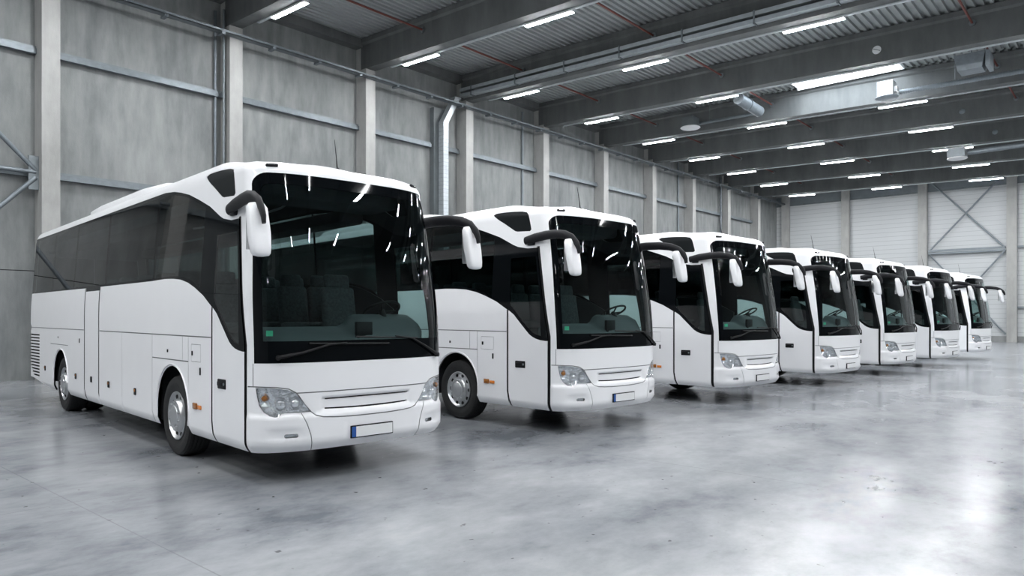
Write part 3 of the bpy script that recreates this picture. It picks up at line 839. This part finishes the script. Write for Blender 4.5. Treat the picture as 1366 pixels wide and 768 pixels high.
# ================================================================== THE HALL
XW, Y0, Y1 = 38.0, -22.0, 61.3
SL = 0.0256
def zb(x): return 11.68-SL*x          # underside of the roof beams
BH = 1.22
def DZ(y): return -0.0075*max(0.0, y-16.0)     # and the slight fall along the hall
COLY = [-21.4, -15.7, -10.1, -4.5, 1.05, 6.58, 12.09, 17.74, 23.34, 28.93, 34.4, 39.8, 45.1, 50.6, 56.1]
def st(name, b, mats, angle=40):
    o = b.build(name, mats, None, angle); o['kind'] = 'structure'; return o
st('floor', B().box(-0.3, XW+0.3, Y0-0.3, Y1+0.3, -0.3, 0.0), M['floor'])
b = B(); b.box(-0.3, 0.0, Y0-0.3, Y1+0.3, 0.0, 3.10); b.box(-0.3, 0.0, Y0-0.3, Y1+0.3, 3.125, 13.4); b.box(-0.3, -0.03, Y0-0.3, Y1+0.3, 3.09, 3.13, 1)
st('wall_left', b, [M['wall'], M['rubber']])
b = B(); b.box(0, XW, Y1, Y1+0.3, 0.42, 13.4)
st('wall_end', b, [M['panel']])
st('baseboard_end', B().box(0, XW, Y1-0.06, Y1+0.2, 0, 0.42), M['plinth'])
st('trim_1', B().box(0, XW, Y1-0.10, Y1+0.05, 11.2, 11.95).box(0, XW, Y1-0.14, Y1, 11.15, 11.24, 1), [M['steelpaint'], M['galv_dark']])
# the two walls behind the camera : plain light panels
st('wall_right', B().box(XW, XW+0.3, Y0-0.3, Y1+0.3, 0, 13.4), M['beam'])
st('wall_near', B().box(0, XW, Y0-0.3, Y0, 0, 13.4), M['panel'])
# ceiling deck : trapezoidal ribs running along the hall, with one rooflight
SKX0, SKX1, SKY0, SKY1 = 11.65, 16.1, 29.6, 33.9
def deck_piece(b, x0, x1, y0, y1):
    xs = []; x = x0; pitch = 0.262
    n = int(round((x1-x0)/pitch)); pitch = (x1-x0)/n
    for i in range(n):
        a = x0+i*pitch
        xs += [(a, 0.0), (a+pitch*0.38, 0.0), (a+pitch*0.48, 0.08), (a+pitch*0.90, 0.08)]
    xs.append((x1, 0.0))
    rows = [[Vector((x, y, zb(x)+DZ(y)+BH+h)) for x, h in xs] for y in sorted(set([y0, y1]+([16.0] if y0 < 16 < y1 else [])))]
    b.loft(rows, 0, False, False, False)
    b.loft([[p+Vector((0, 0, 0.02)) for p in r] for r in rows], 0, False, False, False)
b = B()
deck_piece(b, 0, XW, Y0, SKY0); deck_piece(b, 0, XW, SKY1, Y1)
deck_piece(b, 0, SKX0, SKY0, SKY1); deck_piece(b, SKX1, XW, SKY0, SKY1)
b.box(-0.3, SKX0-0.02, Y0-0.3, Y1+0.3, 13.25, 13.4); b.box(SKX1+0.02, XW+0.3, Y0-0.3, Y1+0.3, 13.25, 13.4)
b.box(SKX0-0.02, SKX1+0.02, Y0-0.3, SKY0, 13.25, 13.4); b.box(SKX0-0.02, SKX1+0.02, SKY1, Y1+0.3, 13.25, 13.4)
st('ceiling', b, [M['deck']])
b = B()
b.box(SKX0, SKX1, SKY0, SKY1, 13.0, 13.05, 0)
for a in (SKX0-0.04, SKX1): b.box(a, a+0.04, SKY0-0.04, SKY1+0.04, zb(a)+DZ(33)+BH-0.02, 13.2, 1)
for a in (SKY0-0.04, SKY1): b.box(SKX0, SKX1, a, a+0.04, zb(SKX1)+DZ(33)+BH-0.02, 13.2, 1)
st('window_1', b, [M['rooflight'], M['lampbody']])
# edge beam under the deck along the long wall
b = B()
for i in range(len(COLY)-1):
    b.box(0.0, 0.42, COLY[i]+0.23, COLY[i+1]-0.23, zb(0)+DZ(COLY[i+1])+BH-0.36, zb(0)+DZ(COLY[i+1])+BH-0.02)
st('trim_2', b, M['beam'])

ords = ['first', 'second', 'third', 'fourth', 'fifth', 'sixth', 'seventh', 'eighth', 'ninth', 'tenth', 'eleventh']
VIS = 5     # index of the first column in view
# concrete columns on the long wall
cm = None
for i, y in enumerate(COLY):
    if cm is None:
        b = B(); b.box(0.0, 0.64, -0.23, 0.23, 0, 11.66); b.box(0.0, 0.30, -0.23, 0.23, 11.66, 12.55)
        o = cm = b.build('concrete_column', M['column'])
    else: o = cm.copy(); COL.objects.link(o)
    o.location = (0, y, 0)
    k = i-VIS
    lb = ('concrete column on the long side wall, %s from the left edge of the photo' % ords[k]) if k >= 0 else \
        ('concrete column on the long side wall, number %s behind the camera side, out of the photo' % ords[-k-1])
    tag(o, lb, 'column', 'concrete columns along the side wall')
# end wall columns
cm = None
for i, x in enumerate((0.9, 5.7, 11.2, 16.75, 22.3, 27.9, 33.5)):
    o = B().box(-0.3, 0.3, -0.35, 0.0, 0, zb(x)+DZ(Y1)+BH-0.03).build('concrete_column', M['column'])
    o.location = (x, Y1-0.10, 0)
    tag(o, 'concrete column against the pale end wall, %s from the corner' % ords[i], 'column', 'concrete columns along the end wall')
# roof beams
bm_ = None
for i, y in enumerate(COLY):
    if bm_ is None:
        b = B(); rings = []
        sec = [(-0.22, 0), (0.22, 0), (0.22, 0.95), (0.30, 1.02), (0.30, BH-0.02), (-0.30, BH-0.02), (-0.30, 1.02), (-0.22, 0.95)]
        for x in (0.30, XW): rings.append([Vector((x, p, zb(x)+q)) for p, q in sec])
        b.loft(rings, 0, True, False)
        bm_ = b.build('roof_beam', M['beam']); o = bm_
    else: o = bm_.copy(); COL.objects.link(o)
    o.location = (0, y, DZ(y))
    k = i-VIS-1
    tag(o, ('deep grey concrete roof beam resting on the side wall column, %s from the left in view' % ords[k]) if k >= 0 else
        ('concrete roof beam out of view, %s behind the first visible beam' % ords[-k-1]), 'beam', 'concrete roof beams')
# light trunking rail + strip lights under every beam
rail = None; lamp = None
for i, y in enumerate(COLY):
    if i < 1: continue
    def zr(x): return zb(x)-0.02+0.0*x
    if rail is None:
        b = B(); rings = [[Vector((x, p, zr(x)+q)) for p, q in ((-0.05, 0), (0.05, 0), (0.05, 0.07), (-0.05, 0.07))] for x in (1.6, XW-1)]
        b.loft(rings, 0, True, False); rail = b.build('light_rail', M['galv_light']); o = rail
    else: o = rail.copy(); COL.objects.link(o)
    o.location = (0, y+0.27, -0.02+DZ(y))
    k = i-VIS-1
    tag(o, ('thin metal lighting rail along the far lower edge of the %s visible roof beam' % ords[k]) if k >= 0 else
        'thin metal lighting rail on the %s roof beam out of view' % ords[-k-1], 'light rail', 'lighting rails on the roof beams')
    for j in range(6):
        if k < -2 and j >= 3 and (j+i) % 3: continue
        x0 = {0: 2.57, 1: 2.38, 2: 2.55}.get(k, 2.92)+(6.17 if k in (0, 1, 2) else 6.0)*j
        if lamp is None:
            lamp = empty('strip_light')
            B().rbox(0, 1.92, -0.085, 0.085, 0.0, 0.07, 0.01).build('lamp_housing', M['lampbody'], lamp)
            b = B(); b.loft([[Vector((x, 0.082*math.cos(a), -0.020*math.sin(a))) for a in [PI*q/10 for q in range(11)]] for x in (0.02, 1.90)], 0)
            b.build('lamp_tube', M['tube'], lamp); o = lamp
        else: o = copy_tree(lamp)
        o.location = (x0, y+0.27, zr(x0)-0.091+DZ(y)); o.rotation_euler = (0, math.atan(SL), 0)
        tag(o, ('glowing white strip light, %s from the side wall, on the %s visible roof beam' % (ords[j], ords[k])) if k >= 0 else
            'glowing strip light, %s from the side wall, on the %s roof beam out of view' % (ords[j], ords[-k-1]), 'light', 'strip lights under the roof beams')
# horizontal rails on the long wall, between columns
rl = {}
for i in range(2, len(COLY)-1):
    for lev, z in (('upper', 9.28), ('lower', 5.77)):
        L = COLY[i+1]-COLY[i]-0.46
        if i == 7: L = 21.39-COLY[i]-0.23
        b = B(); b.box(0.06, 0.20, 0, L, 0.0, 0.15); b.box(0.06, 0.15, 0, L, 0.15, 0.22, 1)
        b.box(0.0, 0.06, 0.1, 0.2, 0, 0.2, 1); b.box(0.0, 0.06, L-0.2, L-0.1, 0, 0.2, 1)
        o = b.build('wall_rail', [M['galv'], M['galv_dark']]); o.location = (0, COLY[i]+0.23, z)
        k = i-VIS
        tag(o, ('%s galvanised wall rail to the right of the %s side wall column' % (lev, ords[k])) if k >= 0 else
            '%s galvanised wall rail %s' % (lev, 'left of the first side wall column' if k == -1 else 'out of view in bay %s' % ords[-k]), 'rail', 'galvanised rails on the side wall')
for lev, z in (('upper', 9.28), ('lower', 5.77)):
    L = COLY[8]-0.23-22.09
    o = B().box(0.06, 0.20, 0, L, 0.0, 0.15).box(0.06, 0.15, 0, L, 0.15, 0.22, 1).box(0.0, 0.06, 0.3, 0.4, 0, 0.2, 1).build('wall_rail', [M['galv'], M['galv_dark']])
    o.location = (0, 22.09, z); tag(o, '%s short wall rail piece between the upright cable duct and the fourth side wall column' % lev, 'rail', 'galvanised rails on the side wall')
# cable tray on the column heads
b = B(); b.box(0.66, 0.92, Y0+1, Y1-0.4, 11.25, 11.27); b.box(0.66, 0.68, Y0+1, Y1-0.4, 11.25, 11.33); b.box(0.90, 0.92, Y0+1, Y1-0.4, 11.25, 11.34, 1)
y = Y0+2
while y < Y1-2: b.box(0.60, 0.93, y, y+0.12, 11.18, 11.25, 1); y += 1.85
tag(b.build('wall_cable_tray', [M['galv_dark'], M['galv']]), 'long galvanised cable tray running along the side wall across the column heads', 'cable tray')
# riser by the fourth column
rt = empty('cable_riser', (0, 0, 0)); 
b = B(); b.box(0.30, 0.62, 21.72, 22.02, 0.0, 10.4); 
for k in range(60): b.box(0.29, 0.625, 21.71, 22.03, 0.3+k*0.17, 0.306+k*0.17, 1)
b.build('riser_cover', [M['galv_light'], M['galv_dark']], rt)
b = B(); b.box(0.02, 0.29, 21.45, 22.06, 0, 11.05); b.build('riser_shade', M['box_and_shade'], rt)  # dark slab added in place of the riser's shaded side and shadow
b = B(); ring0 = [(0.30, 21.72), (0.62, 21.72), (0.62, 22.02), (0.30, 22.02)]
b.loft([[Vector((x, y, 10.4)) for x, y in ring0], [Vector((x, y+0.72, 11.62)) for x, y in ring0]], 0, True, False)
b.box(0.24, 0.65, 22.40, 22.78, 11.62, 11.66)
b.build('riser_elbow', M['galv_light'], rt)
tag(rt, 'upright galvanised cable duct with slanted top, left of the fourth side wall column', 'cable duct')
# double cable tray along the near face of the third visible beam
b = B()
yb = COLY[8]-0.24
for q0, q1 in ((0.14, 0.28), (0.38, 0.52)):
    rings = [[Vector((x, yb+p, zb(x)+DZ(yb)+q)) for p, q in ((-0.28, q0), (0.0, q0), (0.0, q0+0.03), (-0.25, q0+0.03), (-0.25, q1), (-0.28, q1))] for x in (0.5, XW-2)]
    b.loft(rings, 0, True, False)
for k in range(16):
    x = 1.2+k*2.6; b.box(x, x+0.06, yb-0.30, yb, zb(x)+0.05, zb(x)+0.50, 1)
tag(b.build('beam_cable_tray', [M['galv_light'], M['galv_dark']]), 'double galvanised cable tray along the near face of the third visible roof beam', 'cable tray')
# sprinkler pipes through the beams
for nm, x, tx in (('nearest the side wall', 4.05, 0), ('second from the side wall', 10.35, 0), ('farthest from the side wall', 19.4, 0)):
    z = zb(x)+0.70
    o = empty('sprinkler_pipe', (x, 0, z))
    for i in range(4, len(COLY)-1):
        B().cyl((0, COLY[i]+0.235, DZ(COLY[i])), (0, COLY[i+1]-0.235, DZ(COLY[i+1])), 0.038, 0, 10).build('pipe_length', M['pipe_red'], o)
    for i in range(5, len(COLY)):
        b = B(); y = COLY[i]-0.215
        zc = DZ(y); b.tube([(0, y-0.10, zc), (0, y-0.075, zc), (0, y-0.074, zc), (0, y-0.025, zc)], [0.07, 0.07, 0.105, 0.105], 0, 18)
        b.build('pipe_collar', [M['galv_dark'], M['chrome']], o)
    tag(o, 'thin rust red sprinkler pipe passing through the roof beams, %s' % nm, 'pipe', 'red sprinkler pipes')
# round white disc on the fourth visible beam, faint discs on later ones
def disc(x, yi, z_off, r, lb, mt):
    b = B(); y = COLY[yi]-0.225
    b.tube([(0, 0, 0), (0, -0.03, 0), (0, -0.04, 0)], [r, r, r*0.85], 0, 24); b.box(-r*0.9, r*0.9, -0.046, -0.04, -0.012, 0.012, 1)
    o = b.build('round_cover', [mt, M['galv_dark']]); o.location = (x, y, zb(x)+DZ(y)+z_off); o.rotation_euler = (0, math.radians(25), 0)
    tag(o, lb, 'cover')
disc(16.4, 9, 0.45, 0.15, 'bright round white disc on the face of the fourth visible roof beam', M['lampbody'])
disc(17.3, 11, 0.45, 0.13, 'small grey round cover on the sixth visible roof beam', M['galv'])
disc(17.9, 12, 0.45, 0.13, 'small grey round cover on the seventh visible roof beam', M['galv'])
# ventilation pieces between the fourth and fifth beams
def px_at(px, Y):      # world x of image column px on the vertical plane Y
    k = (px-683)/958; D = k*R2.y+F2.y; return CAMX+Y*(k*R2.x+F2.x)/D
def z_at(px, py, Y):
    k = (px-683)/958; Z = Y/(k*R2.y+F2.y); return CAMZ+(422-py)*Z/958
Yb5 = 33.6
x = px_at(1001, 31.6); z = z_at(1001, 143, 31.6)
b = B(); b.tube([(0, -1.3, 0.1), (0, 1.0, 0.02)], 0.24, 0, 24); b.tube([(0, -0.35, 0.07), (0, -0.25, 0.07)], 0.27, 0, 24)
b.cyl((0, -0.3, 0.2), (0, -0.3, zb(x)+DZ(31.3)+BH-z-0.005), 0.012, 0, 6)
o = b.build('round_air_duct', M['galv']); o.location = (x, 31.6, z)
tag(o, 'short round white air duct hanging between the fourth and fifth visible beams', 'air duct')
x = px_at(921, 33.3); z = z_at(921, 171, 33.3)
b = B(); b.box(-0.32, 0.32, -0.32, 0.32, 0.06, 0.52)
o = empty('ceiling_diffuser', (x, 33.3, z))
b.build('air_box', M['box_and_shade'], o)
B().tube([(0, 0, -0.02), (0, 0, 0.02), (0, 0, 0.06)], [0.44, 0.50, 0.46], 0, 32).build('diffuser_disc', M['lampbody'], o)
tag(o, 'round ceiling air diffuser with a grey box, just left of the round air duct', 'diffuser')
b = B(); 
xa, xb_ = px_at(932, 33.9), px_at(1010, 33.9)
za, zbq = z_at(932, 165, 33.9), z_at(1010, 151, 33.9)
b.tube([(xa, 33.9, za), (xb_, 33.9, zbq)], 0.075, 0, 14)
k = 40
for q in range(k): 
    t = q/k; p = Vector((xa+(xb_-xa)*t, 33.9, za+(zbq-za)*t)); b.tube([p, p+Vector(((xb_-xa)/k*0.4, 0, (zbq-za)/k*0.4))], 0.088, 0, 12)
b.cyl((xa+0.6, 33.9, za), (xa+0.6, 33.9, zb(xa+0.6)+DZ(34)+BH-0.01), 0.01, 0, 6)
tag(b.build('flexible_duct', M['galv_dark'], None), 'ribbed flexible duct joining the ceiling diffuser to the round air duct', 'duct')
b = B(); xa, xb_ = px_at(1200, 33.2), px_at(1420, 33.2); za, zbq = z_at(1200, 123, 33.2), z_at(1420, 85, 33.2)
n = 60
b.tube([(xa, 33.2, za), (xb_, 33.2, zbq)], 0.09, 0, 14)
for q in range(n):
    t = q/n; p = Vector((xa+(xb_-xa)*t, 33.2, za+(zbq-za)*t)); b.tube([p, p+Vector(((xb_-xa)/n*0.4, 0, (zbq-za)/n*0.4))], 0.105, 0, 12)
b.cyl((xa+2, 33.2, zbq), (xa+2, 33.2, zb(xa+2)+DZ(33)+BH-0.01), 0.01, 0, 6)
tag(b.build('flexible_duct', M['galv']), 'long ribbed flexible duct to the right of the rooflight', 'duct')
x = px_at(1183, 33.0); z = z_at(1183, 131, 33.0)
o = empty('ceiling_diffuser', (x, 33.0, z))
B().box(-0.30, 0.30, -0.3, 0.3, 0.06, 0.66).box(0.30, 0.42, -0.10, 0.10, 0.2, 0.42).build('air_box', M['lampbody'], o)
B().tube([(0, 0, -0.02), (0, 0, 0.02), (0, 0, 0.06)], [0.40, 0.45, 0.42], 0, 28).build('diffuser_disc', M['galv'], o)
tag(o, 'round ceiling air diffuser with a white box, hanging under the bright rooflight', 'diffuser')
x = px_at(1296, 31.2); z = z_at(1296, 92, 31.2)
b = B(); b.loft([[Vector((s1*w, s2*w, zz)) for s1, s2 in ((-1, -1), (1, -1), (1, 1), (-1, 1))] for w, zz in ((0.38, -0.1), (0.5, 0.45))], 0, True, False)
b.box(0.5, 0.62, -0.5, 0.5, -0.1, 0.45, 1); b.cyl((0, 0, 0.4), (0, 0, zb(x)+DZ(31.2)+BH-z-0.005), 0.02, 0, 8)
o = b.build('duct_box', [M['galv'], M['steelpaint']]); o.location = (x, 31.2, z)
tag(o, 'tapered grey duct box above the long flexible duct at the right edge', 'duct')
x = px_at(1277, 44.0); z = z_at(1277, 212, 44.0)
o = empty('ceiling_diffuser', (x, 44.0, z))
B().box(-0.4, 0.4, -0.4, 0.4, 0.06, 0.5).build('air_box', M['steelpaint'], o)
B().tube([(0, 0, -0.02), (0, 0, 0.02), (0, 0, 0.06)], [0.42, 0.48, 0.45], 0, 28).build('diffuser_disc', M['lampbody'], o)
tag(o, 'small round ceiling air diffuser far back at the right, before the seventh beam', 'diffuser')
b = B(); xa, xb_ = px_at(1291, 44.2), px_at(1430, 44.2); za, zbq = z_at(1287, 204, 44.2), z_at(1430, 184, 44.2)
b.tube([(xa, 44.2, za), (xb_, 44.2, zbq)], 0.13, 0, 14)
tag(b.build('round_pipe', M['galv']), 'pale round pipe far back at the right, beside the small diffuser', 'pipe')
# thin uprights on the long wall
def upright(y, r, x, lb, name='wall_pipe', top_=12.2, mt='steelpaint'):
    o = B().cyl((0, 0, 0), (0, 0, top_), r, 0, 10).build(name, M[mt]); o.location = (x, y, 0); tag(o, lb, 'pipe')
upright(11.62, 0.05, 0.10, 'pale vertical pipe tight against the left of the second side wall column', mt='galv')
upright(11.76, 0.045, 0.42, 'dark vertical pipe beside the second side wall column', mt='galv_dark')
upright(27.7, 0.06, 0.07, 'dark vertical pipe on the side wall between the fourth and fifth columns')
upright(43.9, 0.06, 0.07, 'dark vertical pipe on the side wall between the seventh and eighth columns')
upright(50.1, 0.07, 0.20, 'pale vertical pipe on the side wall next to the ninth column', mt='galv')
# diagonal bracing in the bay left of the first visible column
o = empty('wall_brace', (0.36, 0, 0))
yn, zn = 6.28, 5.88
b = B(); b.tube([(0, yn, zn+0.05), (0, 1.35, 11.0)], 0.065, 0, 12); b.build('upper_strut', M['galv'], o)
b = B(); b.tube([(0, yn, zn-0.15), (0, 1.35, 0.45)], 0.065, 0, 12); b.build('lower_strut', M['galv'], o)
b = B(); b.box(-0.03, 0.03, yn-0.18, yn+0.07, zn-0.5, zn+0.45); b.cyl((-0.05, yn-0.08, zn+0.15), (0.05, yn-0.08, zn+0.15), 0.03, 0, 8); b.cyl((-0.05, yn-0.08, zn-0.25), (0.05, yn-0.08, zn-0.25), 0.03, 0, 8)
b.build('node_plate', M['galv_dark'], o)
b = B(); b.tube([(0, yn, zn), (0, 1.3, zn)], 0.06, 0, 12); b.build('tie_bar', M['galv'], o)
tag(o, 'galvanised diagonal wall bracing meeting at the left of the first side wall column', 'brace')
# cross bracing on the end wall
o = empty('cross_brace', (0, Y1-0.25, 0))
xa, xb_ = 11.58, 16.37
for z0, z1, nm in ((6.65, 12.0, 'upper_diagonal'), (0.55, 6.5, 'lower_diagonal')):
    for a, c, dyy in ((xa, xb_, 0.0), (xb_, xa, 0.09)):
        B().tube([(a, dyy, z0), (c, dyy, z1)], 0.06, 0, 10).build(nm, M['steelpaint'], o)
B().box(xa, xb_, -0.06, 0.0, 6.62, 6.78).box(xa, xb_, -0.06, 0.0, 6.44, 6.58).build('tie_bar', M['steelpaint'], o)
tag(o, 'grey steel cross bracing on the pale end wall at the right', 'brace')
for z, lb in ((6.7, 'dark rail on the end wall at the right edge, upper'), (2.45, 'dark rail on the end wall at the right edge, lower one')):
    oo = B().box(17.05, 22.0, -0.22, -0.11, -0.07, 0.07).build('wall_rail', M['steelpaint']); oo.location = (0, Y1, z); tag(oo, lb, 'rail')

# ------------------------------------------------------------------ world and view
w = bpy.data.worlds.new('world'); SC.world = w; w.use_nodes = True
w.node_tree.nodes['Background'].inputs[0].default_value = (0.75, 0.85, 1.0, 1)
w.node_tree.nodes['Background'].inputs[1].default_value = 1.0
vs_ = SC.view_settings
vs_.view_transform = 'Standard'; vs_.look = 'None'; vs_.gamma = 1.0; vs_.use_curve_mapping = False
vs_.exposure = 0.0
cy = SC.cycles
cy.use_denoising = True
cy.max_bounces = 10; cy.diffuse_bounces = 5; cy.glossy_bounces = 5; cy.transparent_max_bounces = 24; cy.transmission_bounces = 6
cy.caustics_reflective = False; cy.caustics_refractive = False
cy.sample_clamp_indirect = 6.0
